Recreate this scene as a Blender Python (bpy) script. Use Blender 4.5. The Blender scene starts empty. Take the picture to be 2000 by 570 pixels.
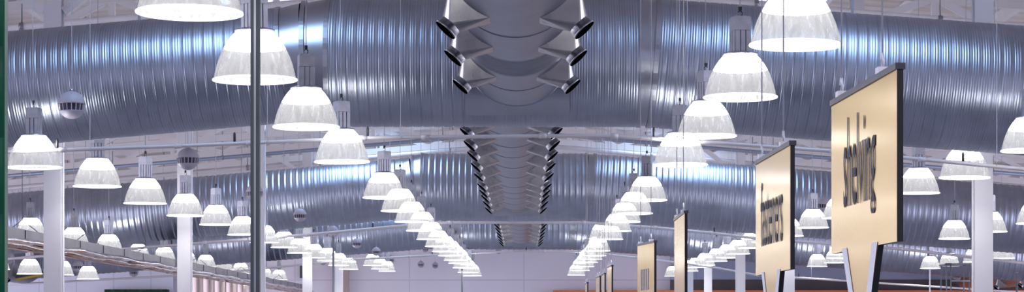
import bpy, bmesh, math, random
from math import sin, cos, pi, sqrt, atan2, radians
from mathutils import Vector, Matrix
random.seed(7)
SC = bpy.context.scene
COL = SC.collection
EZ = 4.2                 # eye height above the shop floor
F, VX, VY = 4500.0, 1022.0, 640.0   # lens in px of the 2000 px frame, aisle vanishing point

def P(x, y, d):
    """a point seen at pixel x, y standing d metres away"""
    return Vector(((x - VX) * d / F, d, EZ + (VY - y) * d / F))

# ------------------------------------------------------------------ materials
def new_mat(name):
    m = bpy.data.materials.new(name); m.use_nodes = True
    nt = m.node_tree; nt.nodes.clear()
    out = nt.nodes.new('ShaderNodeOutputMaterial')
    return m, nt, out

def pbr(name, col, rough=0.5, metal=0.0, var=0.0, scale=6.0, rvar=0.0, bump=0.0, stretch=(1,1,1), emit=None, estr=0.0, spec=0.5):
    m, nt, out = new_mat(name)
    b = nt.nodes.new('ShaderNodeBsdfPrincipled')
    b.inputs['Base Color'].default_value = (*col, 1)
    b.inputs['Roughness'].default_value = rough
    b.inputs['Metallic'].default_value = metal
    b.inputs['Specular IOR Level'].default_value = spec
    if emit:
        b.inputs['Emission Color'].default_value = (*emit, 1)
        b.inputs['Emission Strength'].default_value = estr
    nt.links.new(b.outputs[0], out.inputs[0])
    tc = nt.nodes.new('ShaderNodeTexCoord')
    mp = nt.nodes.new('ShaderNodeMapping'); mp.inputs['Scale'].default_value = stretch
    nt.links.new(tc.outputs['Object'], mp.inputs[0])
    n = nt.nodes.new('ShaderNodeTexNoise'); n.inputs['Scale'].default_value = scale
    n.inputs['Detail'].default_value = 4
    nt.links.new(mp.outputs[0], n.inputs['Vector'])
    if var > 0:
        r = nt.nodes.new('ShaderNodeValToRGB')
        r.color_ramp.elements[0].position = 0.3; r.color_ramp.elements[1].position = 0.7
        r.color_ramp.elements[0].color = (*[max(0, c * (1 - var)) for c in col], 1)
        r.color_ramp.elements[1].color = (*[min(1, c * (1 + var)) for c in col], 1)
        nt.links.new(n.outputs['Fac'], r.inputs[0]); nt.links.new(r.outputs[0], b.inputs['Base Color'])
    if rvar > 0:
        mr = nt.nodes.new('ShaderNodeMapRange')
        mr.inputs['To Min'].default_value = rough - rvar; mr.inputs['To Max'].default_value = rough + rvar
        nt.links.new(n.outputs['Fac'], mr.inputs[0]); nt.links.new(mr.outputs[0], b.inputs['Roughness'])
    if bump > 0:
        bp = nt.nodes.new('ShaderNodeBump'); bp.inputs['Strength'].default_value = bump; bp.inputs['Distance'].default_value = 0.02
        nt.links.new(n.outputs['Fac'], bp.inputs['Height']); nt.links.new(bp.outputs[0], b.inputs['Normal'])
    return m

M = {}
M['galv'] = pbr('galvanized spiral duct', (0.45, 0.485, 0.58), 0.39, 1.0, 0.10, 3.0, 0.05)
M['galv_smooth'] = pbr('smooth galvanized sheet', (0.47, 0.49, 0.56), 0.30, 1.0, 0.10, 2.0, 0.05, 0.0)
M['spine'] = pbr('dull galvanized sheet', (0.37, 0.395, 0.465), 0.38, 1.0, 0.10, 4.0, 0.06)
M['nozzle'] = pbr('bright nozzle sheet', (0.50, 0.49, 0.50), 0.28, 1.0, 0.12, 6.0, 0.08)
M['collar'] = pbr('polished collar', (0.40, 0.40, 0.43), 0.34, 1.0)
M['black'] = pbr('painted outlet darkness', (0.006, 0.006, 0.008), 0.9, spec=0.0)
M['white_paint'] = pbr('white painted steel', (0.88, 0.87, 0.91), 0.5, 0, 0.04, 2.0)
M['post_paint'] = pbr('white column paint', (0.82, 0.81, 0.86), 0.45, 0, 0.03, 1.5)
M['beam_paint'] = pbr('off white beam paint', (0.86, 0.84, 0.86), 0.5, 0, 0.05, 1.0)
M['pipe'] = pbr('pale sprinkler pipe', (0.66, 0.63, 0.66), 0.45, 0.1, 0.06, 1.0)
M['dark_steel'] = pbr('grey painted pole', (0.085, 0.105, 0.118), 0.45, 0.0, 0.08, 2.0, 0.05)
M['grey_steel'] = pbr('grey steel', (0.38, 0.38, 0.42), 0.4, 0.5)
M['ballast'] = pbr('cast aluminium ballast', (0.50, 0.51, 0.56), 0.42, 0.6, 0.08, 20.0)
M['cap'] = pbr('lamp neck', (0.55, 0.56, 0.66), 0.25, 0.9)
M['cord'] = pbr('cord', (0.55, 0.55, 0.62), 0.5)
M['wire_dark'] = pbr('dark clip', (0.06, 0.06, 0.07), 0.5)
M['speaker'] = pbr('speaker shell', (0.46, 0.44, 0.52), 0.45, 0, 0.03, 8.0)
M['speaker_dark'] = pbr('speaker grille', (0.10, 0.09, 0.13), 0.5)
M['speaker_rib'] = pbr('speaker rib', (0.50, 0.47, 0.55), 0.5)
M['green'] = pbr('green panel', (0.0, 0.115, 0.055), 0.35, 0, 0.25, 1.2, 0.05)
M['foil'] = pbr('crinkled foil', (0.66, 0.62, 0.62), 0.14, 1.0, 0.25, 5.0, 0.08, 0.4)
M['copper'] = pbr('copper tinted foil', (0.30, 0.21, 0.17), 0.16, 1.0, 0.3, 6.0, 0.08, 0.4)
M['tray'] = pbr('tray metal', (0.27, 0.27, 0.31), 0.40, 0.7, 0.2, 1.5)
M['edge_brown'] = pbr('brown edge trim', (0.42, 0.26, 0.20), 0.5, 0.3)
M['orange'] = pbr('orange fascia', (0.70, 0.25, 0.12), 0.5)
M['yellow'] = pbr('yellow beam', (0.65, 0.42, 0.06), 0.5)
M['brown'] = pbr('brown wall band', (0.125, 0.108, 0.118), 0.7, 0, 0.1, 0.5)
M['dark_green'] = pbr('dark green board', (0.01, 0.05, 0.025), 0.5, 0, 0.7, 9.0)
M['floor'] = pbr('polished concrete', (0.21, 0.21, 0.24), 0.4, 0, 0.08, 0.6, 0.08)
M['floor_paled'] = pbr('concrete paled for duct reflections', (0.42, 0.41, 0.44), 0.4, 0, 0.08, 0.6, 0.08)
M['conduit'] = pbr('blue grey conduit', (0.36, 0.41, 0.52), 0.4, 0.3)
M['clad'] = pbr('tan metal cladding', (0.60, 0.50, 0.48), 0.3, 0.7, 0.05, 1.0)
M['sign_edge'] = pbr('sign edge', (0.03, 0.03, 0.035), 0.4)
M['sign_rail'] = pbr('sign top rail', (0.10, 0.10, 0.12), 0.35, 0.3)
M['sign_white'] = pbr('white stripe', (0.78, 0.78, 0.84), 0.4)
M['letter'] = pbr('grey lettering', (0.085, 0.08, 0.10), 0.55, spec=0.18)
M['smudge'] = pbr('grey print', (0.40, 0.37, 0.38), 0.35)
M['shelf_wood'] = pbr('shelf stock', (0.40, 0.28, 0.17), 0.6, 0, 0.4, 1.5)

# gold sign faces: brushed gold laminate that mirrors the hall softly
def sign_mat():
    m, nt, out = new_mat('gold sign laminate')
    b = nt.nodes.new('ShaderNodeBsdfPrincipled')
    b.inputs['Base Color'].default_value = (0.88, 0.60, 0.20, 1)
    b.inputs['Metallic'].default_value = 0.65
    b.inputs['Roughness'].default_value = 0.24
    b.inputs['Coat Weight'].default_value = 0.3; b.inputs['Coat Roughness'].default_value = 0.12
    nt.links.new(b.outputs[0], out.inputs[0])
    return m
M['gold'] = sign_mat()

def wall_mat(name, col, seam_x, seam_z, line=0.82):
    m, nt, out = new_mat(name)
    b = nt.nodes.new('ShaderNodeBsdfPrincipled'); b.inputs['Roughness'].default_value = 0.6
    tc = nt.nodes.new('ShaderNodeTexCoord'); sx = nt.nodes.new('ShaderNodeSeparateXYZ')
    nt.links.new(tc.outputs['Object'], sx.inputs[0])
    def lines(sock, period, w):
        d = nt.nodes.new('ShaderNodeMath'); d.operation = 'DIVIDE'; d.inputs[1].default_value = period
        f = nt.nodes.new('ShaderNodeMath'); f.operation = 'FRACT'
        g = nt.nodes.new('ShaderNodeMath'); g.operation = 'LESS_THAN'; g.inputs[1].default_value = w / period
        nt.links.new(sock, d.inputs[0]); nt.links.new(d.outputs[0], f.inputs[0]); nt.links.new(f.outputs[0], g.inputs[0])
        return g.outputs[0]
    a = lines(sx.outputs[0], seam_x, 0.045); c = lines(sx.outputs[2], seam_z, 0.04)
    mx = nt.nodes.new('ShaderNodeMath'); mx.operation = 'MAXIMUM'
    nt.links.new(a, mx.inputs[0]); nt.links.new(c, mx.inputs[1])
    n = nt.nodes.new('ShaderNodeTexNoise'); n.inputs['Scale'].default_value = 0.35
    nt.links.new(tc.outputs['Object'], n.inputs['Vector'])
    r = nt.nodes.new('ShaderNodeValToRGB')
    r.color_ramp.elements[0].position = .35; r.color_ramp.elements[1].position = .65
    r.color_ramp.elements[0].color = (*[c_ * .94 for c_ in col], 1); r.color_ramp.elements[1].color = (*col, 1)
    nt.links.new(n.outputs['Fac'], r.inputs[0])
    mix = nt.nodes.new('ShaderNodeMixRGB'); mix.inputs[2].default_value = (*[c_ * line for c_ in col], 1)
    nt.links.new(mx.outputs[0], mix.inputs[0]); nt.links.new(r.outputs[0], mix.inputs[1])
    nt.links.new(mix.outputs[0], b.inputs['Base Color']); nt.links.new(b.outputs[0], out.inputs[0])
    return m
M['wall'] = wall_mat('lilac panel wall', (0.82, 0.77, 0.85), 4.0, 1.95)
M['wall_blue'] = wall_mat('bluish panel wall', (0.76, 0.77, 0.88), 1.3, 9.0)
M['wall_front'] = wall_mat('front wall', (0.24, 0.23, 0.25), 4.0, 3.0)
M['wall_dim'] = wall_mat('blue grey band', (0.40, 0.44, 0.58), 3.0, 9.0)

def deck_mat():
    m, nt, out = new_mat('timber roof boards')
    b = nt.nodes.new('ShaderNodeBsdfPrincipled'); b.inputs['Roughness'].default_value = 0.7
    tc = nt.nodes.new('ShaderNodeTexCoord')
    mp = nt.nodes.new('ShaderNodeMapping'); mp.inputs['Scale'].default_value = (0.35, 2.4, 1)
    nt.links.new(tc.outputs['Object'], mp.inputs[0])
    n = nt.nodes.new('ShaderNodeTexNoise'); n.inputs['Scale'].default_value = 1.0; n.inputs['Detail'].default_value = 5
    nt.links.new(mp.outputs[0], n.inputs['Vector'])
    r = nt.nodes.new('ShaderNodeValToRGB')
    r.color_ramp.elements[0].position = .32; r.color_ramp.elements[0].color = (0.66, 0.56, 0.50, 1)
    r.color_ramp.elements[1].position = .60; r.color_ramp.elements[1].color = (0.84, 0.79, 0.77, 1)
    nt.links.new(n.outputs['Fac'], r.inputs[0])
    nt.links.new(r.outputs[0], b.inputs['Base Color']); nt.links.new(b.outputs[0], out.inputs[0])
    return m
M['deck'] = deck_mat()

def glow(name, col, s):
    m, nt, out = new_mat(name)
    e = nt.nodes.new('ShaderNodeEmission'); e.inputs[0].default_value = (*col, 1); e.inputs[1].default_value = s
    nt.links.new(e.outputs[0], out.inputs[0])
    return m
M['skylight'] = glow('daylit skylight pane', (0.50, 0.71, 1.0), 5.6)
M['lit_core'] = glow('lit lamp core', (1.0, 0.985, 0.95), 26.0)
M['rim'] = glow('lit acrylic rim', (0.97, 0.97, 1.0), 1.15)

def shade_mat():
    """ribbed prismatic acrylic: half clear, half glowing haze"""
    m, nt, out = new_mat('prismatic acrylic shade')
    tc = nt.nodes.new('ShaderNodeTexCoord'); sp = nt.nodes.new('ShaderNodeSeparateXYZ')
    nt.links.new(tc.outputs['Object'], sp.inputs[0])
    at = nt.nodes.new('ShaderNodeMath'); at.operation = 'ARCTAN2'
    nt.links.new(sp.outputs[1], at.inputs[0]); nt.links.new(sp.outputs[0], at.inputs[1])
    cb = nt.nodes.new('ShaderNodeCombineXYZ')
    zs = nt.nodes.new('ShaderNodeMath'); zs.operation = 'MULTIPLY'; zs.inputs[1].default_value = 1.0
    nt.links.new(sp.outputs[2], zs.inputs[0])
    nt.links.new(at.outputs[0], cb.inputs[0]); nt.links.new(zs.outputs[0], cb.inputs[1])
    n = nt.nodes.new('ShaderNodeTexNoise'); n.inputs['Scale'].default_value = 9.0; n.inputs['Detail'].default_value = 4
    nt.links.new(cb.outputs[0], n.inputs['Vector'])
    r = nt.nodes.new('ShaderNodeMapRange')
    r.inputs['From Min'].default_value = .3; r.inputs['From Max'].default_value = .7
    r.inputs['To Min'].default_value = .54; r.inputs['To Max'].default_value = .76
    nt.links.new(n.outputs['Fac'], r.inputs[0])
    tr = nt.nodes.new('ShaderNodeBsdfTransparent'); tr.inputs[0].default_value = (1, 1, 1, 1)
    em = nt.nodes.new('ShaderNodeEmission'); em.inputs[0].default_value = (0.93, 0.93, 0.97, 1); em.inputs[1].default_value = 0.25
    gl = nt.nodes.new('ShaderNodeBsdfPrincipled'); gl.inputs['Base Color'].default_value = (.9, .9, .92, 1); gl.inputs['Roughness'].default_value = .25
    ad = nt.nodes.new('ShaderNodeMixShader'); ad.inputs[0].default_value = .25
    nt.links.new(em.outputs[0], ad.inputs[1]); nt.links.new(gl.outputs[0], ad.inputs[2])
    mx = nt.nodes.new('ShaderNodeMixShader')
    nt.links.new(r.outputs[0], mx.inputs[0]); nt.links.new(tr.outputs[0], mx.inputs[1]); nt.links.new(ad.outputs[0], mx.inputs[2])
    nt.links.new(mx.outputs[0], out.inputs[0])
    return m
M['shade'] = shade_mat()

# ------------------------------------------------------------------ mesh helper
class MB:
    def __init__(s): s.v = []; s.f = []; s.sm = []
    def add(s, vs, fs, smooth=False):
        o = len(s.v); s.v += [tuple(v) for v in vs]
        s.f += [tuple(i + o for i in f) for f in fs]; s.sm += [smooth] * len(fs)
        return s
    def box(s, x0, x1, y0, y1, z0, z1):
        return s.add([(x0,y0,z0),(x1,y0,z0),(x1,y1,z0),(x0,y1,z0),(x0,y0,z1),(x1,y0,z1),(x1,y1,z1),(x0,y1,z1)],
                     [(0,3,2,1),(4,5,6,7),(0,1,5,4),(1,2,6,5),(2,3,7,6),(3,0,4,7)])
    def bar(s, a, b, w, h=None, up=(0,0,1)):
        a, b = Vector(a), Vector(b); h = h or w
        d = (b - a).normalized(); up = Vector(up)
        if abs(d.dot(up)) > .98: up = Vector((0,1,0))
        r = d.cross(up).normalized(); u = r.cross(d)
        vs = []
        for p in (a, b):
            for sx, sz in ((-1,-1),(1,-1),(1,1),(-1,1)):
                vs.append(p + r*sx*w/2 + u*sz*h/2)
        return s.add(vs, [(0,1,2,3),(7,6,5,4),(0,4,5,1),(1,5,6,2),(2,6,7,3),(3,7,4,0)])
    def tube(s, pts, r, n=10, cap=True):
        pts = [Vector(p) for p in pts]; vs = []; fs = []
        for i, p in enumerate(pts):
            d = (pts[min(i+1, len(pts)-1)] - pts[max(i-1, 0)]).normalized()
            up = Vector((0,0,1)) if abs(d.z) < .95 else Vector((0,1,0))
            a = d.cross(up).normalized(); b = a.cross(d)
            rr = r[i] if isinstance(r, (list, tuple)) else r
            for k in range(n):
                t = 2*pi*k/n; vs.append(p + a*cos(t)*rr + b*sin(t)*rr)
        for i in range(len(pts)-1):
            for k in range(n):
                fs.append((i*n+k, i*n+(k+1)%n, (i+1)*n+(k+1)%n, (i+1)*n+k))
        s.add(vs, fs, True)
        if cap:
            m = (len(pts)-1)*n; o = len(s.v) - len(vs)
            s.f += [tuple(o+k for k in range(n))[::-1], tuple(o+m+k for k in range(n))]; s.sm += [False]*2
        return s
    def lathe(s, prof, n=32, cx=0, cy=0, smooth=True):
        vs = []; fs = []
        for r, z in prof:
            for k in range(n):
                t = 2*pi*k/n; vs.append((cx + r*cos(t), cy + r*sin(t), z))
        for i in range(len(prof)-1):
            for k in range(n):
                fs.append((i*n+k, i*n+(k+1)%n, (i+1)*n+(k+1)%n, (i+1)*n+k))
        return s.add(vs, fs, smooth)
    def torus(s, R, r, z=0, n=32, m=8):
        vs = []; fs = []
        for i in range(n):
            for k in range(m):
                t, q = 2*pi*i/n, 2*pi*k/m
                vs.append(((R + r*cos(q))*cos(t), (R + r*cos(q))*sin(t), z + r*sin(q)))
        for i in range(n):
            for k in range(m):
                fs.append((i*m+k, ((i+1)%n)*m+k, ((i+1)%n)*m+(k+1)%m, i*m+(k+1)%m))
        return s.add(vs, fs, True)
    def build(s, name, mat, parent=None, loc=None, **props):
        me = bpy.data.meshes.new(name); me.from_pydata(s.v, [], s.f); me.update()
        me.polygons.foreach_set('use_smooth', s.sm)
        me.materials.append(mat)
        o = bpy.data.objects.new(name, me); COL.objects.link(o)
        if parent: o.parent = parent
        if loc is not None: o.location = loc
        for k, v in props.items(): o[k] = v
        return o

def thing(name, label, cat, loc=(0,0,0), group=None):
    o = bpy.data.objects.new(name, None); COL.objects.link(o); o.location = loc
    o.empty_display_size = .1
    o['label'] = label; o['category'] = cat
    if group: o['group'] = group
    return o
def tag(o, label, cat, group=None):
    o['label'] = label; o['category'] = cat
    if group: o['group'] = group
    return o
KIDS = {}
def kids(o):
    return [c for c in bpy.data.objects if c.parent == o]
def dup(root, tree):
    r = root.copy(); COL.objects.link(r); made = []
    for ch, subs in tree:
        c = ch.copy(); COL.objects.link(c); c.parent = r; made.append(c)
        for g in subs:
            e = g.copy(); COL.objects.link(e); e.parent = c
    return r, made

SLOPE = 0.085
RIDGE = EZ + 5.8
def roof_z(x): return RIDGE - SLOPE*abs(x)
DUCTS = [25.2, 47.6, 66.0]
def nudge(d):
    for D in DUCTS:
        if D - .95 < d < D + .80:
            return D - .95 if d < D else D + .80
    return d
ORD = ['nearest','second','third','fourth','fifth','sixth','seventh','eighth','ninth','tenth','eleventh','twelfth',
       'thirteenth','fourteenth','fifteenth','sixteenth','seventeenth','eighteenth']

# ------------------------------------------------------------------ setting
fl = MB(); fl.box(-30, 30, -3.3, 21.5, -0.2, 0); fl.build('floor', M['floor'], kind='structure')
fl = MB(); fl.box(-30, 30, 21.5, 82, -0.2, 0); fl.build('floor', M['floor_paled'], kind='structure')  # unseen rear floor, made paler to brighten the farther ducts' undersides
dk = MB()
for sgn in (-1, 1):
    x1 = 28*sgn
    vs = [(0,3,RIDGE),(x1,3,roof_z(28)),(x1,81,roof_z(28)),(0,81,RIDGE)]
    vs += [(x,y,z+.15) for x,y,z in vs]
    fs = [(0,1,2,3),(7,6,5,4),(0,4,5,1),(1,5,6,2),(2,6,7,3),(3,7,4,0)]
    dk.add(vs, fs)
ceiling = dk.build('ceiling', M['deck'], kind='structure')
for i in range(-13, 14):
    x = i*1.55
    z = roof_z(x) - .09
    p = MB(); p.box(x-.05, x+.05, 3, 80.5, z-.09, z+.085); p.build('purlin', M['beam_paint'], ceiling)
wf = MB(); wf.box(-30, 30, -3.3, -3.0, 0, RIDGE); wf.build('wall_front', M['wall_front'], kind='structure')  # unseen entrance wall, added to cut bright reflections in the ducts
wb = MB(); wb.box(-30, 30, 80.5, 80.8, 0, RIDGE); wb.build('wall_back', M['wall'], kind='structure')
# bluish left and right fields of the back wall, brown and orange bands
w = MB(); w.box(-30, (338-VX)*80.3/F, 80.3, 80.5, 0, EZ+3.2); w.build('wall_back_left', M['wall_blue'], kind='structure')
D0 = 80.2
xR = (1310-VX)*D0/F
w = MB(); w.box(xR, 30, 80.2, 80.5, EZ+(VY-546)*D0/F, EZ+3.2); w.build('wall_back_right', M['wall_dim'], kind='structure')
w = MB(); w.box(xR, 30, 80.15, 80.5, 0, EZ+(VY-546)*D0/F-.002); w.build('trim_1', M['brown'], kind='structure')
w = MB(); w.box((1080-VX)*80/F, 30, 79.9, 80.15, 0, EZ+(VY-566.5)*80/F); w.build('trim_2', M['orange'], kind='structure')
w = MB(); w.box((655-VX)*80/F, (680-VX)*80/F, 80.2, 80.5, 0, EZ+2.4); w.build('trim_3', pbr('tan upright strip', (.50,.40,.38), .6), kind='structure')  # tan upright strip on the back wall
# metal cladding field on the back wall, left of the third column
w = MB()
x0, x1 = (374-VX)*80/F, (486-VX)*80/F
for k in range(40):
    a = x0 + (x1-x0)*k/40; b = x0 + (x1-x0)*(k+1)/40
    q = .05*abs(sin(k*.4)); q2 = .05*abs(sin((k+1)*.4))
    w.add([(a,80.1-q,0),(b,80.1-q2,0),(b,80.1-q2,EZ+2.1),(a,80.1-q,EZ+2.1)], [(0,1,2,3)], True)
w.build('trim_4', M['clad'], kind='structure')

# skylights: rows of daylit panes left and right of the ridge
n = 0
for sgn in (-1, 1):
    for (y, L) in ((9.0, 2.0), (21.3, 2.3), (36.5, 2.0), (45.4, 2.6), (57.8, 2.4), (64.0, 2.4), (72.0, 2.4)):
        n += 1
        g = MB()
        xa, xb = sgn*2.6, sgn*4.9
        za, zb = roof_z(xa)-.02, roof_z(xb)-.02
        g.add([(xa,y,za),(xb,y,zb),(xb,y+L,zb),(xa,y+L,za)], [(0,1,2,3)])
        pane = g.build('window_%d' % n, M['skylight'], kind='structure')
        fr = MB()
        for (a, b) in (((xa,y,za),(xb,y,zb)), ((xb,y,zb),(xb,y+L,zb)), ((xb,y+L,zb),(xa,y+L,za)), ((xa,y+L,za),(xa,y,za)), ((xa,y+L/2,za),(xb,y+L/2,zb))):
            fr.bar(Vector(a)-Vector((0,0,.06)), Vector(b)-Vector((0,0,.06)), .09, .14)
        fr.build('window_frame', M['white_paint'], pane)
# ------------------------------------------------------------------ roof trusses
def truss(d, label, depth=.85):
    t = thing('roof_truss', label, 'roof truss', (0, d, RIDGE), 'white roof trusses across the hall')
    def zt(x): return -SLOPE*abs(x) - .26
    def zb(x): return -SLOPE*abs(x) - depth
    W = 20
    for sgn in (-1, 1):
        c = MB(); c.bar((0,0,zt(0)), (sgn*W,0,zt(W)), .12, .14); c.build('top_chord', M['beam_paint'], t)
        c = MB(); c.bar((0,0,zb(0)), (sgn*W,0,zb(W)), .12, .15); c.build('bottom_chord', M['beam_paint'], t)
    step = 1.25; n = int(W/step)
    for sgn in (-1, 1):
        for k in range(n):
            x0 = sgn*step*k; x1 = sgn*step*(k+1)
            c = MB()
            if k % 2 == 0: c.bar((x0,0,zb(x0)), (x1,0,zt(x1)), .085, .11)
            else: c.bar((x0,0,zt(x0)), (x1,0,zb(x1)), .085, .11)
            c.build('web_member', M['white_paint'], t)
            if k % 2 == 1:
                c = MB(); c.bar((x0,0,zb(x0)), (x0,0,zt(x0)), .10, .10); c.build('web_post', M['white_paint'], t)
    return t
TR = [30.5, 35.0, 40.0, 53.5, 57.5, 61.0, 63.6, 71.0]
for i, d in enumerate(TR):
    where = ['just behind the nearest cross duct', 'second behind the nearest cross duct',
             'third behind the nearest cross duct', 'just behind the middle cross duct', 'second behind the middle cross duct',
             'third behind the middle cross duct', 'right before the farthest cross duct', 'behind the farthest cross duct'][i]
    truss(d, 'white steel roof truss ' + where, .80)

# ------------------------------------------------------------------ cross ducts
def ribbed(mb, a, b, Ra, Rb, pitch, per, amp, nseg, kind):
    """a spiral-lock duct length from a to b; axis in the XZ plane"""
    a, b = Vector(a), Vector(b); L = (b-a).length; d = (b-a)/L
    u = Vector((0,1,0)); w_ = d.cross(u).normalized()
    if w_.z < 0: w_ = -w_
    n = max(2, int(L/pitch*per)); vs = []; fs = []
    for i in range(n+1):
        s = L*i/n; ph = (s/pitch) % 1.0
        if kind == 'fine':
            h = amp*abs(sin(ph*pi*4)) if ph < .75 else amp*.35
            if ph < .08: h = -.007
        else:
            h = amp*sin(ph*2*pi)
            if ph < .14: h = -.012
        R = Ra + (Rb-Ra)*i/n + h
        c = a + d*s
        for k in range(nseg):
            t = 2*pi*k/nseg
            vs.append(c + u*cos(t)*R + w_*sin(t)*R)
    for i in range(n):
        for k in range(nseg):
            fs.append((i*nseg+k, i*nseg+(k+1)%nseg, (i+1)*nseg+(k+1)%nseg, (i+1)*nseg+k))
    mb.add(vs, fs, True)
def ring(mb, c, d, R, w, nseg=48, bulge=.02):
    d = Vector(d).normalized()
    ribbed_pts = []
    u = Vector((0,1,0)); w_ = d.cross(u).normalized()
    vs = []; fs = []
    prof = [(-w/2, 0), (-w/2, bulge), (w/2, bulge), (w/2, 0)]
    for s, h in prof:
        for k in range(nseg):
            t = 2*pi*k/nseg
            vs.append(Vector(c) + d*s + u*cos(t)*(R+h) + w_*sin(t)*(R+h))
    for i in range(3):
        for k in range(nseg):
            fs.append((i*nseg+k, i*nseg+(k+1)%nseg, (i+1)*nseg+(k+1)%nseg, (i+1)*nseg+k))
    mb.add(vs, fs, False)
def cross_duct(D, za, W, label, pitch, per, nseg, kind, amp, xl0, xl1, xr0, xr1, sl=.088, sr=.074, RC=.70, RL=.625):
    t = thing('cross_duct', label, 'air duct', (0, D, za))
    y = 0
    # centre length, left elbow + length, right elbow + length (local coordinates)
    A = Vector((xl1,0,0)); B = Vector((xr0,0,0))
    E = Vector((xl0,0,-.03)); Cc = Vector((xr1,0,-.008))
    Lend = Vector((-W,0,-.03 - sl*(W+xl0))); Rend = Vector((W,0,-.008 - sr*(W-xr1)))
    m = MB(); ribbed(m, A, B, RC, RC, pitch, per, amp, nseg, kind); m.build('spiral_duct_length', M['galv'], t)
    m = MB(); ribbed(m, E, Lend, RL, RL, pitch, per, amp, nseg, kind); m.build('spiral_duct_length', M['galv'], t)
    m = MB(); ribbed(m, Cc, Rend, RC, RC, pitch, per, amp, nseg, kind); m.build('spiral_duct_length', M['galv'], t)
    m = MB(); mid = (A+E)/2 + Vector((0,0,.012))
    ribbed(m, A, mid, RC, (RC+RL)/2, 9, 12, 0, nseg, 'x'); ribbed(m, mid, E, (RC+RL)/2, RL, 9, 12, 0, nseg, 'x')
    m.build('elbow', M['galv_smooth'], t)
    m = MB(); ribbed(m, B, Cc, RC, RC, 9, 12, 0, nseg, 'x'); m.build('elbow', M['galv_smooth'], t)
    for c, d, R in ((A,(1,0,0),RC), (mid,(1,0,.03),(RC+RL)/2), (E,(1,0,sl),RL), (B,(1,0,0),RC), (Cc,(1,0,-sr),RC)):
        m = MB(); ring(m, c, d, R-.004, .05, nseg, .016); m.build('joint_band', M['galv_smooth'], t)
    # flat saddle skins where the central duct meets it, front and back
    for sg in (-1, 1):
        m = MB(); n = 20; vs = []; fs = []
        for xs in (-.62, .50):
            for k in range(n+1):
                a = radians(-58 + 112*k/n)
                R = RC + .022
                vs.append((xs, sg*R*cos(a), R*sin(a)))
        for k in range(n): fs.append((k, k+1, n+2+k, n+1+k))
        m.add(vs, fs, True); m.build('saddle_plate', M['galv_smooth'], t)
    # strap hangers up to the roof
    for x in (-W*.92, -4.2, 3.6, W*.92):
        z = -.03 - (sl*abs(x+2.4) if x < 0 else sr*abs(x-1.4))
        R = RL if x < 0 else RC
        m = MB(); m.bar((x,0,z+R-.01), (x,0,roof_z(x)-za-.02), .03, .012); m.build('hanger_strap', M['grey_steel'], t)
    return t
ZA = EZ + 2.90
cross_duct(DUCTS[0], ZA, 8.5, 'nearest ribbed galvanized cross duct spanning the whole upper picture', .112, 18, 72, 'fine', .0042, -2.62, -2.11, 1.26, 1.42)
cross_duct(DUCTS[1], ZA, 14.0, 'middle ribbed galvanized cross duct behind the lamps', .125, 8, 56, 'coarse', .005, -2.45, -2.08, 1.30, 1.42)
cross_duct(DUCTS[2], EZ+2.94, 18.0, 'farthest ribbed galvanized cross duct in front of the back wall', .16, 8, 48, 'coarse', .006, -2.3, -1.75, 1.34, 1.5, .075, .07)

# ------------------------------------------------------------------ central duct with jet nozzles
SPX = -0.065; RS = .55
def nozzle_mesh(side, ang=47.5, R=RS, ext=.185, hw=.215, hl=.175, rc=.088):
    """square-to-round cone from the duct skin (axis along Y) to a round collar; side +1 = right"""
    a0 = radians(ang)
    rad = Vector((side*cos(a0), 0, -sin(a0))); tan = Vector((side*sin(a0), 0, cos(a0))); ax = Vector((0,1,0))
    def skin(t, y):                       # a point on the duct skin, t along circumference
        q = t/R
        return rad*(R*cos(q)-.006) + tan*(R*sin(q)) + ax*y
    top = R + ext
    corners = [(-hw,-hl),(hw,-hl),(hw,hl),(-hw,hl)]
    cone = MB(); nq = 6; circ = []
    for k in range(4*nq):
        t = -3*pi/4 + 2*pi*k/(4*nq)
        circ.append(rad*top + tan*(rc*cos(t)) + ax*(rc*sin(t)))
    base = [skin(*c) for c in corners]
    # circ start angle -135deg -> corner (-,-), 0 -> between..., quarters follow the corner order
    vs = base + circ; fs = []
    def ci(k): return 4 + (k % (4*nq))
    for q in range(4):
        c0 = q*nq                           # circle direction facing corner q
        for k in range(-nq//2, nq//2):
            fs.append((q, ci(c0+k+1), ci(c0+k)))
        fs.append((q, (q+1) % 4, ci(c0+nq//2)))
    cone.add(vs, fs, False)
    seam = MB()
    col = MB(); nn = 20; prof = [(rc, 0), (rc+.004, .004), (rc+.004, .05), (rc+.010, .052), (rc+.010, .066), (rc+.006, .067), (rc-.006, .03)]
    vs = []; fs = []
    for r, h in prof:
        for k in range(nn):
            t = 2*pi*k/nn; vs.append(rad*(top+h) + tan*(r*cos(t)) + ax*(r*sin(t)))
    for i in range(len(prof)-1):
        for k in range(nn):
            fs.append((i*nn+k, i*nn+(k+1)%nn, (i+1)*nn+(k+1)%nn, (i+1)*nn+k))
    col.add(vs, fs, True)
    for v in range(len(col.v)):                       # the outlet plane leans a little towards the shop front
        p = Vector(col.v[v]); h = p.dot(rad) - top; yq = p.y
        p2 = p + rad*(0.13*yq) - ax*(0.13*h); col.v[v] = tuple(p2)
    op = MB(); op.add([rad*(top+.0675) + tan*((rc+.0085)*cos(2*pi*k/nn)) + ax*((rc+.0085)*sin(2*pi*k/nn)) for k in range(nn)], [tuple(range(nn))])  # flat black disc painted in for the dark inside of the outlet
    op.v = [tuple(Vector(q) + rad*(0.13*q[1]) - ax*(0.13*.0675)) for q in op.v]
    return cone, col, op
proto = {}
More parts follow.
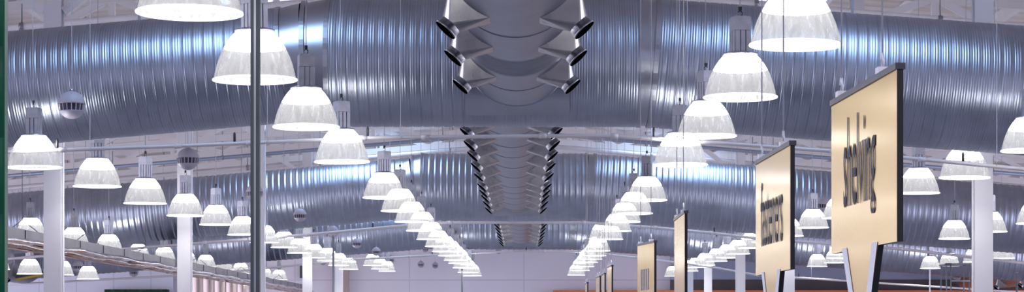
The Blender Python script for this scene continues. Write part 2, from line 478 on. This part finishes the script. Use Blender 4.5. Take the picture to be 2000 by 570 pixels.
def put_nozzles(t, depths, y0, sides=(-1, 1), dz=0):
    for d in depths:
        for s in sides:
            if s not in proto:
                c, k, o = nozzle_mesh(s)
                a = c.build('nozzle', M['nozzle'], t); b = k.build('collar', M['collar'], a); e = o.build('opening', M['black'], a)
                e['label'] = 'black disc painted for the dark round outlet'
                proto[s] = (a, b, e); a.location = (0, d-y0, 0)
            else:
                a0, b0, e0 = proto[s]
                a = a0.copy(); COL.objects.link(a); a.parent = t; a.location = (0, d-y0, 0)
                for g in (b0, e0):
                    h = g.copy(); COL.objects.link(h); h.parent = a
def spine(x, z, y0, y1, depths, label, sides=(-1,1), rib=None, R=RS, group=None):
    t = thing('central_duct' if group is None else 'side_duct', label, 'air duct', (x, y0, z), group)
    m = MB(); n = 64; vs = []; fs = []
    ys = []; y = y0
    while y < y1:
        ribbed_here = rib and rib[0] < y < rib[1]
        ys.append(y); y += .011 if ribbed_here else .15
    ys.append(y1)
    for y in ys:
        rr = R
        if rib and rib[0] < y < rib[1]: rr = R + .006*sin((y-rib[0])/.055*2*pi)
        for k in range(n):
            q = 2*pi*k/n; vs.append((rr*cos(q), y-y0, rr*sin(q)))
    for i in range(len(ys)-1):
        for k in range(n):
            fs.append((i*n+k, (i+1)*n+k, (i+1)*n+(k+1)%n, i*n+(k+1)%n))
    m.add(vs, fs, True); m.build('duct_shell', M['spine'], t)
    # raised seams between lengths
    seams = [d + .75 for d in depths if d + .75 < y1 - .1] + [y1-.12]
    for yy in seams:
        m = MB(); vs = []; fs = []
        prof = [(R-.003,-.02),(R+.007,-.012),(R+.007,.012),(R-.003,.02)]
        for r, o in prof:
            for k in range(n):
                q = 2*pi*k/n; vs.append((r*cos(q), yy-y0+o, r*sin(q)))
        for i in range(3):
            for k in range(n): fs.append((i*n+k, (i+1)*n+k, (i+1)*n+(k+1)%n, i*n+(k+1)%n))
        m.add(vs, fs, False); m.build('seam_band', M['spine'], t)
    put_nozzles(t, depths, y0, sides)
    for yy in (y0+.6, (y0+y1)/2, y1-1.2):
        m = MB(); m.bar((0,yy-y0,R-.01), (0,yy-y0,RIDGE-z-SLOPE*abs(x)-.02), .03, .012); m.build('hanger_strap', M['grey_steel'], t)
    return t
spine(SPX, ZA, 12.0, 24.52, [17.9, 19.75, 22.1], 'central jet nozzle duct before the nearest cross duct, widest in view', rib=(20.3, 21.5))
spine(SPX-.08, ZA, 25.88, 46.92, [27.4, 29.3, 31.1, 33.2, 35.4, 37.9, 39.6, 41.2, 43.2, 45.4], 'central jet nozzle duct between the nearest and middle cross ducts')
spine(SPX, EZ+2.92, 48.28, 65.32, [50.6, 52.9, 55.2, 57.5, 59.8, 62.1, 64.2], 'small distant jet nozzle duct between the middle and farthest cross ducts')
spine((9-VX)*60/F-.55, EZ+1.80, 52.0, 64.9, [58.0, 60.4], 'jet nozzle side duct at the lower left picture edge', (1,), group='side ducts')
spine((1990-VX)*70/F+.35, EZ+1.84, 67.0, 79.5, [69.0, 72.5, 76.0], 'jet nozzle side duct at the lower right picture edge', (-1,), group='side ducts')

# ------------------------------------------------------------------ high bay lamps
def lamp_proto():
    t = thing('high_bay_lamp', '', 'lamp')
    shp = [(.280,0),(.2775,.02),(.271,.05),(.2585,.10),(.2415,.15),(.220,.20),(.1925,.25),(.164,.29),(.140,.318),(.128,.328)]
    m = MB(); m.lathe(shp, 40); sh = m.build('lamp_shade', M['shade'], t)
    m = MB(); m.torus(.283, .0085, 0, 40, 8); m.build('shade_rim', M['rim'], sh)
    core = [(.2105,.212),(.189,.25),(.1605,.29),(.137,.316),(.05,.324),(.001,.324)]
    m = MB(); m.lathe([(.001,.214),(.10,.213),(.2105,.212)], 24, smooth=False); m.lathe(core, 24); m.build('lit_core', M['lit_core'], t)
    m = MB(); m.lathe([(.128,.326),(.137,.328),(.137,.342),(.10,.350),(.001,.352)], 32); m.build('neck', M['cap'], t)
    m = MB(); m.box(-.052,.052,-.052,.052,.345,.515)
    for k in range(4):
        for j in (-1,0,1):
            c, s_ = cos(k*pi/2), sin(k*pi/2)
            a = Vector((.052*c - j*.043*s_, .052*s_ + j*.043*c, .345)); 
            m.bar(a + Vector((0,0,.0)), a + Vector((0,0,.17)), .034, .034)
    m.build('heat_sink', M['ballast'], t)
    m = MB(); m.box(-.066,.066,-.066,.066,.517,.62); m.box(-.06,.06,-.06,.06,.62,.628); m.build('ballast_box', M['ballast'], t)
    m = MB(); m.tube([(0,0,.625),(.015,0,.64),(.018,0,.66),(0,0,.675),(-.016,0,.662)], .005, 6); m.box(-.012,.012,-.008,.008,.675,.705); m.build('hook', M['wire_dark'], t)
    m = MB(); m.tube([(0,0,0),(0,0,1)], .0042, 5); cd = m.build('cord', M['cord'], t, (0,0,.70))
    return t, [(c, kids(c)) for c in kids(t)], cd
LAMP, LTREE, LCORD = lamp_proto()
CI = [c for c, _ in LTREE].index(LCORD)
used = False
def lamp(x, y, w, label, group):
    global used
    d = nudge(.566*F/w)
    p = P(x, y, d)
    if not used:
        r, made = LAMP, [c for c, _ in LTREE]; used = True
    else:
        r, made = dup(LAMP, LTREE)
    r.location = p; r['label'] = label; r['group'] = group
    r.rotation_euler = (random.uniform(-.012,.012), random.uniform(-.012,.012), random.uniform(0, 6.28))
    made[CI].scale = (1, 1, max(.1, roof_z(p.x) - .02 - (p.z + .70)))
L1 = [(370,25,205),(498,156,162),(598,248,128),(668,316,106.5),(750,386,82),(781,412,73),(804,433,65.5),(824,450,60.5),(842,467,56),(856,481,51.3),
      (869,491,49.5),(880,499,47.8),(890,508,45.5),(898,514,43.5),(905,523,41),(914,532,39.4),(922,538.5,37.0)]
R1 = [(1554,88,178),(1446,190,142),(1380,266,115),(1329,322,103),(1263.5,391,77.5),(1239,417,70.5),(1220,433,62.5),(1204.6,451,56.5),(1191,467,51.2),
      (1168,490,47.5),(1161.5,499,44.5),(1155,506,42),(1147,512,41),(1140.7,520.5,39.2),(1133,528,37.2),(1125.5,537,34)]
L2 = [(67,327,104),(190,364,92),(283.5,397,82),(362,421,71),(422,438.5,64),(474,458,59),(516,473.5,55.3),(554.6,483,51),(585,494,48),(613,503,44.5),
      (640,509,41.5),(661.5,518,39.5),(681,525.5,37.4)]
L2B = [(728,518,36.5),(742,525,34),(756,529.5,32.5)]
L3 = [(60,461,60),(145,478,57),(212,490,54.7),(270,504,46),(321,508,44),(364,515,41.5),(402,521,39.6),(437,527,37.3),(470,534,36),(516,543,34),(545,546,32.3)]
L4 = [(-7,526,51),(58,534.5,48.5),(121,536.5,45.5),(172,544.5,42.5),(492,557,32.5)]
R2 = [(2010,294,108),(1884,347,97.5),(1794,377,82),(1639,426,66.5),(1588,444.5,60.5),(1541,460.5,56),(1494,473,51),(1466,484,48),(1442,495.6,45.5),(1420,503,42.5),
      (1400,510,41),(1377,517.7,39.2),(1362,522,37.3),(1346,529,35)]
R3 = [(2021,436.5,71),(1934,452.5,65),(1864,466,60),(1958,504.5,47),(1903,511.5,44),(1854,518.5,41),(1817,524,39.4)]
R3B = [(1637,504,44),(1630,513,41),(1596,520,39.3)]
def row(lst, text, group):
    for i, (x, y, w) in enumerate(lst):
        last = (i == len(lst)-1)
        o = 'farthest' if last else ORD[i]
        lamp(x, y, w, text % o, group)
row(L1, 'lit acrylic dome lamp, %s in the row just left of the central duct', 'lamps left of the central duct')
row(R1, 'lit acrylic dome lamp, %s in the row just right of the central duct', 'lamps right of the central duct')
row(L2, 'lit acrylic dome lamp, %s in the left row crossing the white columns', 'lamps along the left white columns')
row(L2B, 'small distant dome lamp, %s of the trio left of the long centre row', 'far trio of lamps')
row(L3, 'lit dome lamp, %s in the row half hidden by the foil tray', 'lamps behind the foil tray')
row(L4, 'lit dome lamp, %s in the low row under the foil tray', 'lamps below the foil tray')
row(R2, 'lit acrylic dome lamp, %s in the right row passing behind the gold signs', 'lamps behind the gold signs')
row(R3, 'lit dome lamp, %s in the outer right row near the white column', 'outer right lamps')
row(R3B, 'small dome lamp, %s of the far ones between the big gold signs', 'far right lamps')
lamp(1314, 539, 32.5, 'small distant dome lamp left of the narrow gold sign, alone before the back wall', 'far right lamps')
lamp(1176, 466, 50.6, 'lit dome lamp just left of the right centre row, standing slightly out of line', 'lamps right of the central duct')

# ------------------------------------------------------------------ ball speakers
def speaker_proto():
    t = thing('ball_speaker', '', 'speaker'); R = .15
    m = MB(); pr = [(R*cos(radians(a)), R*sin(radians(a))) for a in range(4, 90, 6)] + [(.004, R)]
    m.lathe([(R-.012, pr[0][1])] + pr, 32); m.build('upper_shell', M['speaker'], t)
    m = MB(); pr = [(R*cos(radians(a)), R*sin(radians(a))) for a in range(-88, -22, 6)] + [(R*cos(radians(-24)), R*sin(radians(-24))), (.05, R*sin(radians(-24)))]
    m.lathe([(.003, -R)] + pr, 32); m.build('lower_shell', M['speaker'], t)
    m = MB(); m.lathe([(.115, .012), (.108, -.062)], 24); g = m.build('grille', M['speaker_dark'], t)
    m = MB()
    for k in range(18):
        a = 2*pi*k/18; m.bar((R*.985*cos(a), R*.985*sin(a), .012), (R*.90*cos(a), R*.90*sin(a), -.063), .010, .010)
    m.build('rib', M['speaker_rib'], g, kind='stuff')
    m = MB(); m.lathe([(.02, R-.004), (.02, R+.02), (.006, R+.03)], 12); m.build('cap', M['cap'], t)
    m = MB(); m.tube([(0,0,0),(0,0,1)], .0045, 5); cd = m.build('cord', M['cord'], t, (0,0,R+.02))
    return t, [(c, kids(c)) for c in kids(t)], cd
SPK, STREE, SCORD = speaker_proto(); SI = [c for c, _ in STREE].index(SCORD)
SP = [(140,205,27,'round lilac ball speaker hanging in front of the nearest duct at left'),
      (367,310,22,'round ball speaker hanging before the second white column at left'),
      (497,376,16.5,'round ball speaker half hidden behind the dark grey pole'),
      (586,420,13,'ball speaker in front of the middle duct, alone right of the dark pole'),
      (152,520,11,'small ball speaker under the foil tray right of the nearest white column'),
      (16,504,11.5,'small ball speaker at the left edge under the foil tray'),
      (261,531,9.5,'small ball speaker in front of the bluish back wall'),
      (650,452,11.6,'ball speaker above the thin grey pole at left of centre'),
      (697,475,9.6,'ball speaker in front of the farthest duct left of centre'),
      (735,491,8.6,'ball speaker just above the far trio of lamps'),
      (763,507,7.6,'tiny ball speaker right of the far trio of lamps'),
      (822,516,6.6,'tiny ball speaker before the back wall beside the left centre lamps'),
      (850,518,6.2,'tiny ball speaker against the back wall nearest to the left centre lamps'),
      (1942,272,22,'round ball speaker hanging in front of the nearest duct at right'),
      (1605,400,15,'ball speaker partly behind the big gold sign at right'),
      (1976,527,10,'small ball speaker at the lower right edge beyond the white column'),
      (1870,538,9,'small ball speaker beside the step ladder'),
      (974,490,6.0,'tiny ball speaker under the farthest duct near its centre'),
      (831,486,6.4,'tiny ball speaker tucked under the farthest duct at left of centre'),
      (631,511,6.6,'tiny ball speaker behind the lamps before the thin grey pole')]
sused = False
for x, y, r, lab in SP:
    d = nudge(min(.15*F/r, 79.6))
    d = {586: 46.0, 697: 64.2, 735: 64.2}.get(x, d); p = P(x, y, d)
    if not sused: o, made = SPK, [c for c, _ in STREE]; sused = True
    else: o, made = dup(SPK, STREE)
    o.location = p; o['label'] = lab; o['group'] = 'hanging ball speakers'
    s = r*d/F/.15; o.scale = (s,)*3
    made[SI].scale = (1, 1, (roof_z(p.x) - .02 - p.z)/s - .17)

# ------------------------------------------------------------------ columns and poles
def column(px, d, label, w=.21, group='white steel columns'):
    x = (px-VX)*d/F; h = roof_z(x) - .03
    t = thing('steel_column', label, 'column', (x, d, 0), group)
    m = MB(); m.box(-w/2, w/2, -w/2, -w/2+.016, .03, h); m.build('flange', M['post_paint'], t)
    m = MB(); m.box(-w/2, w/2, w/2-.016, w/2, .03, h); m.build('flange', M['post_paint'], t)
    m = MB(); m.box(-w/2+.012, w/2-.012, -w/2+.016, w/2-.016, .03, h); m.build('web', M['post_paint'], t)
    for s in (-1, 1):
        m = MB(); m.tube([(s*(w/2+.006), 0, .03), (s*(w/2+.006), 0, h)], .012, 6); m.build('edge_conduit', M['white_paint'], t)
    for s in (-1, 1):
        m = MB(); m.bar((s*(w/2+.02), 0, h-1.45), (s*1.75, 0, roof_z(abs(x)+1.75)-.30 if s*x > 0 else roof_z(abs(x))-.20), .11, .11); m.build('knee_brace', M['white_paint'], t)
    m = MB(); m.box(-w/2-.06, w/2+.06, -w/2-.06, w/2+.06, 0, .03); m.build('base_plate', M['grey_steel'], t)
for i, (px, d) in enumerate([(105.5,28.0),(361,36.6),(507,45.8),(600,57.6),(662,69.0)]):
    column(px, d, 'white steel column, %s in the left line of columns' % ORD[i])
for i, (px, d) in enumerate([(1918.5,26.9),(1674,36.6),(1540,45.8),(1446,57.6),(1383,69.0),(1347,77.0)]):
    column(px, d, 'white steel column, %s in the right line of columns' % ORD[i])
def pole(px, d, r, top, mat, label, square=False):
    x = (px-VX)*d/F; z1 = EZ + (VY-top)*d/F if top is not None else roof_z(x) - .22
    t = thing('pole', label, 'pole', (x, d, 0))
    m = MB()
    if square: m.box(-r, r, -r, r, .02, z1)
    else: m.tube([(0,0,.02),(0,0,z1)], r, 14)
    m.build('shaft', mat, t)
    m = MB(); m.box(-r*2.4, r*2.4, -r*2.4, r*2.4, 0, .02); m.build('base_plate', M['grey_steel'], t)
    if top is None and square:
        m = MB(); m.box(-r*.25, r*.25, -r-.004, -r, .02, z1); m.build('slot_strip', M['grey_steel'], t)
    elif top is not None:
        m = MB(); m.lathe([(r, z1), (r*1.15, z1), (r*1.1, z1+.03), (.001, z1+.04)], 12); m.build('cap', mat, t)
pole(499, 13.6, .0265, None, M['dark_steel'], 'dark grey square pole rising full height at left of centre', True)
pole(651, 41, .019, 463, M['grey_steel'], 'thin light grey pole below a ball speaker left of centre')
pole(902.5, 62, .020, 527, M['dark_steel'], 'thin dark pole under the far end of the left centre lamps')
pole(1816, 44, .015, 530, M['white_paint'], 'thin white pole below the small lamp at lower right')
pole(1986, 47, .022, 534, M['grey_steel'], 'thin grey pole below the ball speaker at lower right edge')

# ------------------------------------------------------------------ conduits hung under the roof
for d, z0, r, mat, lab in ((54.4, 4.62, .045, 'conduit', 'blue grey roof conduit just behind the middle cross duct'),
                           (59.3, 4.72, .06, 'pipe', 'wide pale roof pipe high behind the middle cross duct'),
                           (62.2, 4.66, .045, 'conduit', 'blue grey roof conduit farthest behind the middle cross duct'),
                           (32.6, 4.86, .05, 'white_paint', 'white roof pipe just above the nearest cross duct')):
    t = thing('roof_pipe', lab, 'pipe', (0, d, EZ))
    m = MB(); m.tube([(-17, 0, z0-SLOPE*17), (0, 0, z0), (17, 0, z0-SLOPE*17)], r, 10); m.build('pipe_run', M[mat], t)
    for k in range(-6, 7):
        x = k*2.6 + .7
        m = MB(); m.tube([(x, 0, z0-SLOPE*abs(x)-r*1.25), (x, 0, roof_z(x)-EZ-.02)], .012, 6)
        m.tube([(x-.03, 0, z0-SLOPE*abs(x)), (x+.03, 0, z0-SLOPE*abs(x))], r*1.18, 10); m.build('hanger', M['grey_steel'], t)

# ------------------------------------------------------------------ sprinkler pipes
def sprinkler(d, pts, r, label, heads):
    t = thing('sprinkler_pipe', label, 'pipe', (0, d, EZ))
    w = [P(x, y, d) - Vector((0, d, EZ)) for x, y in pts]
    m = MB(); m.tube(w, r, 10); m.build('pipe_run', M['pipe'], t)
    def at(px):
        for (a, b), (c, e) in zip(pts, pts[1:]):
            if a <= px <= c:
                return P(px, b + (e-b)*(px-a)/(c-a), d) - Vector((0, d, EZ))
    for px in heads:
        p = at(px)
        m = MB(); m.tube([p + Vector((0,0,r)), p + Vector((0,0,.10)), p + Vector((0,0,.12))], [.014,.014,.006], 8); m.build('sprinkler_head', M['wire_dark'], t)
    for a, b in zip(w[1:-1], w[2:]):
        m = MB(); e = (b-a).normalized(); m.tube([a - e*.04, a + e*.04], r*1.35, 10); m.build('coupling', M['pipe'], t)
    for px in heads:
        p = at(px) + Vector((.35, .0, 0))
        top = roof_z(p.x) - EZ - .02
        dd = d + 0
        m = MB(); m.tube([p + Vector((0,-r-.006,-r*1.2)), p + Vector((0,-r-.006,r*1.4)), p + Vector((0,-r-.006,.18)), (p.x, p.y-r-.006, top)], .0035, 5); m.build('hanger_rod', M['cord'], t)
    return t
sprinkler(24.3, [(-60,300),(122,292.6),(348,285),(488,279),(709,269),(830,268),(1060,265),(1200,265.5),(1360,276),(1627,295),(1800,311),(2060,336)], .021,
          'pale sprinkler pipe running under the nearest cross duct', [112, 458, 718, 1277, 1881])
sprinkler(46.4, [(-60,512),(200,490),(400,474),(488,467),(600,458.5),(795,440),(880,434.5),(1140,434.5),(1280,444.5),(1390,455),(1480,465.6),(1760,486),(1903,503),(2060,520)], .030,
          'pale sprinkler pipe running under the middle cross duct', [335, 728, 1395])
sprinkler(64.8, [(-60,560),(420,534),(691,506),(800,501),(930,493.5),(1000,490.5),(1063,490.5),(1132,491),(1244,503),(1389,521),(1480,537),(2060,575)], .030,
          'thin brownish sprinkler pipe running under the farthest cross duct', [844, 1028, 1560])

# ------------------------------------------------------------------ hanging gold signs
def text_mesh(body, width, height, z0):
    cu = bpy.data.curves.new('lettering', 'FONT'); cu.body = body; cu.size = 1; cu.extrude = 0.0; cu.resolution_u = 3; cu.offset = .004
    tmp = bpy.data.objects.new('lettering', cu); COL.objects.link(tmp)
    bpy.context.view_layer.update()
    me = bpy.data.meshes.new_from_object(tmp.evaluated_get(bpy.context.evaluated_depsgraph_get()))
    bpy.data.objects.remove(tmp); bpy.data.curves.remove(cu)
    return me
def sign(near, far, d0, ratio, ztop, zbot, label, text=None, tail=True, marks=0, spans=(.17,.70), tz=(.2,.3,.7,.8)):
    """panel hung nearly parallel to the aisle: near = px of the near edge, far = px of the far edge"""
    d1 = d0*ratio
    a = Vector(((near-VX)*d0/F, d0, 0)); b = Vector(((far-VX)*d1/F, d1, 0))
    W = (a-b).length
    e = (a-b).normalized()                    # local x: from the far edge towards the near edge
    rot = atan2(e.y, e.x)
    t = thing('hanging_sign', label, 'sign', (b.x, b.y, EZ+zbot), 'gold hanging aisle signs')
    t.rotation_euler = (0, 0, rot)
    H = ztop - zbot; T = .022
    # the visible face looks to local -y (towards the aisle and the camera)
    yF = -T/2
    outline = [(0,0),(.20*W,0),(.33*W,-.32*H),(.40*W,-.55*H),(.58*W,-.55*H),(.64*W,-.32*H),(.74*W,0),(W,0),(W,H),(0,H)]
    if not tail: outline = [(0,0),(W,0),(W,H),(0,H)]
    n = len(outline)
    m = MB(); m.add([(x,yF,z) for x,z in outline] + [(x,yF+.004,z) for x,z in outline], [tuple(range(n)), tuple(range(n,2*n))[::-1]])
    m.build('face', M['gold'], t)
    m = MB(); vs = [(x,yF+.0005,z) for x,z in outline] + [(x,T/2,z) for x,z in outline]
    fs = [(i, n+i, n+(i+1)%n, (i+1)%n) for i in range(n)] + [tuple(range(n,2*n))[::-1]]
    m.add(vs, fs); m.build('backing', M['sign_edge'], t)
    m = MB(); m.box(-.005, W+.005, -T*.8, T*.8, H, H+.022); m.build('top_rail', M['sign_rail'], t)
    if tail:
        for (xa, xb, xc, xd) in ((.19,.27,.47,.40),(.66,.74,.58,.51)):
            m = MB(); yy = yF-.002
            m.add([(xa*W,yy,0.02*H),(xb*W,yy,0.02*H),(xc*W,yy,-.55*H),(xd*W,yy,-.55*H)], [(0,1,2,3)]); m.build('white_stripe', M['sign_white'], t)
    if text:
        me = text_mesh(text, 1, 1, 0)
        xs = [v.co.x for v in me.vertices]; zs = [v.co.y for v in me.vertices]
        x0, x1, z0, z1 = min(xs), max(xs), min(zs), max(zs); xh = .535
        for v in me.vertices:
            u = (v.co.x-x0)/(x1-x0); yv = v.co.y
            kn = [(-.22, tz[0]), (0, tz[1]), (xh, tz[2]), (z1, tz[3])]
            fz = tz[0]
            for (ya, fa), (yb, fb) in zip(kn, kn[1:]):
                if yv >= ya: fz = fa + (fb-fa)*(yv-ya)/(yb-ya)
            v.co = Vector(((spans[0] + (spans[1]-spans[0])*u)*W, yF-.003, fz*H))
        me.materials.append(M['letter'])
        o = bpy.data.objects.new('lettering', me); COL.objects.link(o); o.parent = t
    if marks:
        for k in range(marks):
            m = MB(); xx = (.20 + .13*k)*W; m.add([(xx,yF-.003,.22*H),(xx+.08*W,yF-.003,.22*H),(xx+.08*W,yF-.003,.58*H),(xx,yF-.003,.58*H)], [(0,1,2,3)])
            m.build('printed_mark', M['smudge'], t)
    for u in (.13, .76):
        hk = MB(); zz = H+.02
        hk.box(u*W-.03, u*W+.03, -.02, .02, zz, zz+.022)
        hk.tube([(u*W,0,zz+.02),(u*W+.02,0,zz+.045),(u*W,0,zz+.075),(u*W-.018,0,zz+.05)], .006, 6)
        h = hk.build('hook', M['white_paint'], t)
        wx = (b + e*u*W)
        m = MB(); m.tube([(u*W,0,zz+.07),(u*W,0,roof_z(wx.x)-.02-EZ-zbot)], .0035, 5); m.build('wire', M['cord'], h)
    return t
sign(1758, 1629, 8.0, 1.168, .898, .300, 'largest gold hanging sign at right lettered shelving, nearest to the camera', 'shelving', spans=(.22,.71), tz=(.20,.29,.745,.865))
sign(1548, 1480, 11.1, 1.122, .880, .282, 'second gold hanging sign, lettered fasteners, left of the shelving one', 'fasteners', spans=(.17,.80), tz=(.18,.25,.70,.81))
sign(1340, 1319.5, 17.7, 1.075, .880, .27, 'narrow tall gold hanging sign with thick dark edge, third from the camera', marks=0, tail=True)
sign(1280, 1247, 22.5, 1.045, .832, .25, 'pale gold hanging sign with grey print and wider face, fourth from the camera', marks=4, tail=True)
sign(1196, 1187, 33.0, 1.03, .880, .27, 'small pale gold sign, fifth from the camera, right of the others far away')
sign(1182, 1176.5, 37.8, 1.03, .880, .27, 'small dark gold sign, sixth from the camera')
sign(1172.5, 1165, 40.6, 1.03, .900, .27, 'small bright gold sign, seventh from the camera')
sign(1148, 1144, 44.4, 1.03, .860, .27, 'tiny dark gold sign farthest from the camera')

# ------------------------------------------------------------------ foil wrapped service tray at left
def tray():
    X = -7.0
    t = thing('service_tray', 'long suspended metal tray with crinkled shiny foil hoses at lower left', 'tray', (X, 28, EZ))
    y0, y1 = 27.5, 76.0
    ZT, ZB = 1.375, 1.115
    m = MB()
    m.box(.0, .02, 0, y1-28, ZB+.10, ZT); m.box(-.45, .0, 0, y1-28, ZB+.10, ZB+.115); m.box(-.47, -.45, 0, y1-28, ZB+.10, ZT)
    m.build('channel', M['tray'], t)
    for k in range(24):
        y = k*2.0 + .3
        if y > y1-28: break
        m = MB(); m.box(.02, .03, y, y+.9, ZB+.12, ZT-.02+.03*random.random()); m.build('side_plate', M['tray'], t)
    n = 400
    for zc, r, mat, ph in ((ZB+.080, .046, M['foil'], 0), (ZB+.012, .050, M['copper'], 1.7)):
        pts = []; rr = []
        for i in range(n):
            y = (y1-28)*i/(n-1)
            pts.append((.045 + .012*sin(y*2.3+ph), y, zc + .010*sin(y*1.7+ph) + .005*sin(y*4.1+ph*2)))
            rr.append(r*(1 + .10*sin(y*3.3+ph) + .05*sin(y*7.7+ph)))
        m = MB(); m.tube(pts, rr, 10); m.build('foil_hose', mat, t)
    m = MB(); m.bar((.05,0,ZB-.04),(.05,y1-28,ZB-.04), .02, .016); m.build('lower_rail', M['edge_brown'], t)  # brown strip along the tray's lower edge
    for y in (1.0, 5.2, 10, 16, 23, 31, 40):
        top = roof_z(X) - EZ - .02
        m = MB(); m.tube([(-.22,y,top),(-.22,y,ZT+.18)], .006, 5); m.tube([(-.22,y,ZT+.18),(.01,y,ZT)], .006, 5); m.tube([(-.22,y,ZT+.18),(-.46,y,ZT)], .006, 5)
        m.build('hanger_rod', M['grey_steel'], t)
tray()

# ------------------------------------------------------------------ green border strip at the left picture edge, modelled as a panel
def green_panel():
    d = 10.0; xe = (9-VX)*d/F
    t = thing('border_panel', 'dark green border strip at the left picture edge, modelled as ribbed panel', 'panel', (xe, d, 0))
    H = EZ + 1.75
    m = MB(); n = 90; vs = []; fs = []
    for i in range(n+1):
        z = H*i/n; o = .012*abs(sin(z/.36*pi))
        vs += [(-.55, -o, z), (0, -o, z), (0, .04, z), (-.55, .04, z)]
    for i in range(n):
        for k in range(4): fs.append((i*4+k, i*4+(k+1)%4, (i+1)*4+(k+1)%4, (i+1)*4+k))
    fs += [(3,2,1,0), (n*4, n*4+1, n*4+2, n*4+3)]
    m.add(vs, fs); m.build('ribbed_sheet', M['green'], t)
    m = MB(); m.box(-.004, .004, -.016, .045, 0, H); m.build('edge_strip', M['green'], t)
green_panel()

# ------------------------------------------------------------------ step ladder, right background
def ladder():
    d = 46.0; a = P(1848, 516, d); b = P(1901, 516, d)
    t = thing('step_ladder', 'grey tubular platform ladder beside the lower right white column', 'ladder', (a.x, d, 0))
    H = a.z; W = b.x - a.x
    def tubep(p, q, name, r=.013):
        m = MB(); m.tube([p, q], r, 8); m.build(name, M['grey_steel'], t)
    for x, s in ((0, -1), (.09, -.4), (W-.08, .4), (W, 1)):
        tubep((x, 0, H), (x + .06*(1 if s < 0 else -.2), .0, 0), 'rail')
    for x in (.04, W-.04):
        tubep((x, .75, H), (x, 1.25, 0), 'rear_rail')
    tubep((0,0,H), (W,0,H+.02), 'handrail'); tubep((0,.75,H), (W,.75,H), 'handrail')
    tubep((0,0,H), (.0,.75,H), 'handrail'); tubep((W,0,H), (W,.75,H), 'handrail')
    tubep((.1,0,H-.33), (W-.06,0,H-.33), 'crossbar', .02)
    m = MB(); m.box(-.02, .10, -.03, .05, H, H+.02); m.build('cap_plate', M['wire_dark'], t)
    m = MB(); m.box(.05, W-.05, 0, .75, H-1.05, H-1.0); m.build('platform', M['grey_steel'], t)
    z = .35
    while z < H-1.2:
        m = MB(); m.box(.06, W-.04, -.06, .14, z, z+.03); m.build('tread', M['grey_steel'], t); z += .3
ladder()

# ------------------------------------------------------------------ things low on the back wall
x0, x1 = (205-VX)*79.8/F, (327-VX)*79.8/F
m = MB(); m.box(x0, x1, 79.7, 80.2, 0, EZ+(VY-565)*79.8/F)
tag(m.build('display_board', M['dark_green'], None), 'dark green leafy board low on the bluish back wall at left', 'board')
x0, x1 = (582.5-VX)*79.8/F, (591-VX)*79.8/F
m = MB(); m.box(x0, x1, 80.38, 80.5, EZ+(VY-542)*79.8/F, EZ+(VY-517)*79.8/F)
tag(m.build('wall_box', M['dark_steel'], None), 'small dark grey upright panel on the back wall left of the fourth column', 'wall panel')
for (px, py, px2, py2, d, lab) in ((20,521,62,516,62,'upper thin yellow crane rail at the lower left edge'), (30,546,84,536,62,'lower thick yellow crane beam at the lower left edge')):
    a, b = P(px, py, d), P(px2, py2, d)
    t = thing('crane_beam', lab, 'beam', (a.x, d, a.z))
    dv = b - a; w_ = .02 if py < 530 else .05
    m = MB(); m.bar((0,0,0), dv, w_, w_*1.1); m.build('beam_bar', M['yellow'], t)
    if py > 530:
        m = MB(); m.bar((0,0,w_*1.4), dv + Vector((0,0,w_*1.4)), w_*.8, w_*1.4); m.build('dark_web', M['dark_steel'], t)
    for q in (.1, .9):
        p = dv*q; m = MB(); m.tube([p, (p.x, p.y, roof_z(a.x+p.x)-.02-a.z)], .006, 5); m.build('hanger_rod', M['cord'], t)

# ------------------------------------------------------------------ world, camera
W = bpy.data.worlds.new('hall ambience'); SC.world = W; W.use_nodes = True
bg = W.node_tree.nodes['Background']; bg.inputs[0].default_value = (0.80, 0.79, 0.95, 1); bg.inputs[1].default_value = 2.6

cam = bpy.data.cameras.new('camera'); co = bpy.data.objects.new('camera', cam); COL.objects.link(co)
co.location = (0, 0, EZ); co.rotation_euler = (radians(90), 0, 0)
cam.sensor_fit = 'HORIZONTAL'; cam.sensor_width = 36; cam.lens = F/2000*36
cam.shift_x = -(VX-1000)/2000; cam.shift_y = (VY-285)/2000
cam.clip_start = .1; cam.clip_end = 300
SC.camera = co
SC.view_settings.view_transform = 'Standard'
for lk in ('Medium High Contrast', 'Standard - Medium High Contrast', 'None'):
    try:
        SC.view_settings.look = lk; break
    except Exception: pass
SC.view_settings.exposure = 0.28
try:
    SC.cycles.max_bounces = 8; SC.cycles.transparent_max_bounces = 24
    SC.cycles.sample_clamp_indirect = 4.0
    SC.cycles.use_denoising = True
except Exception: pass
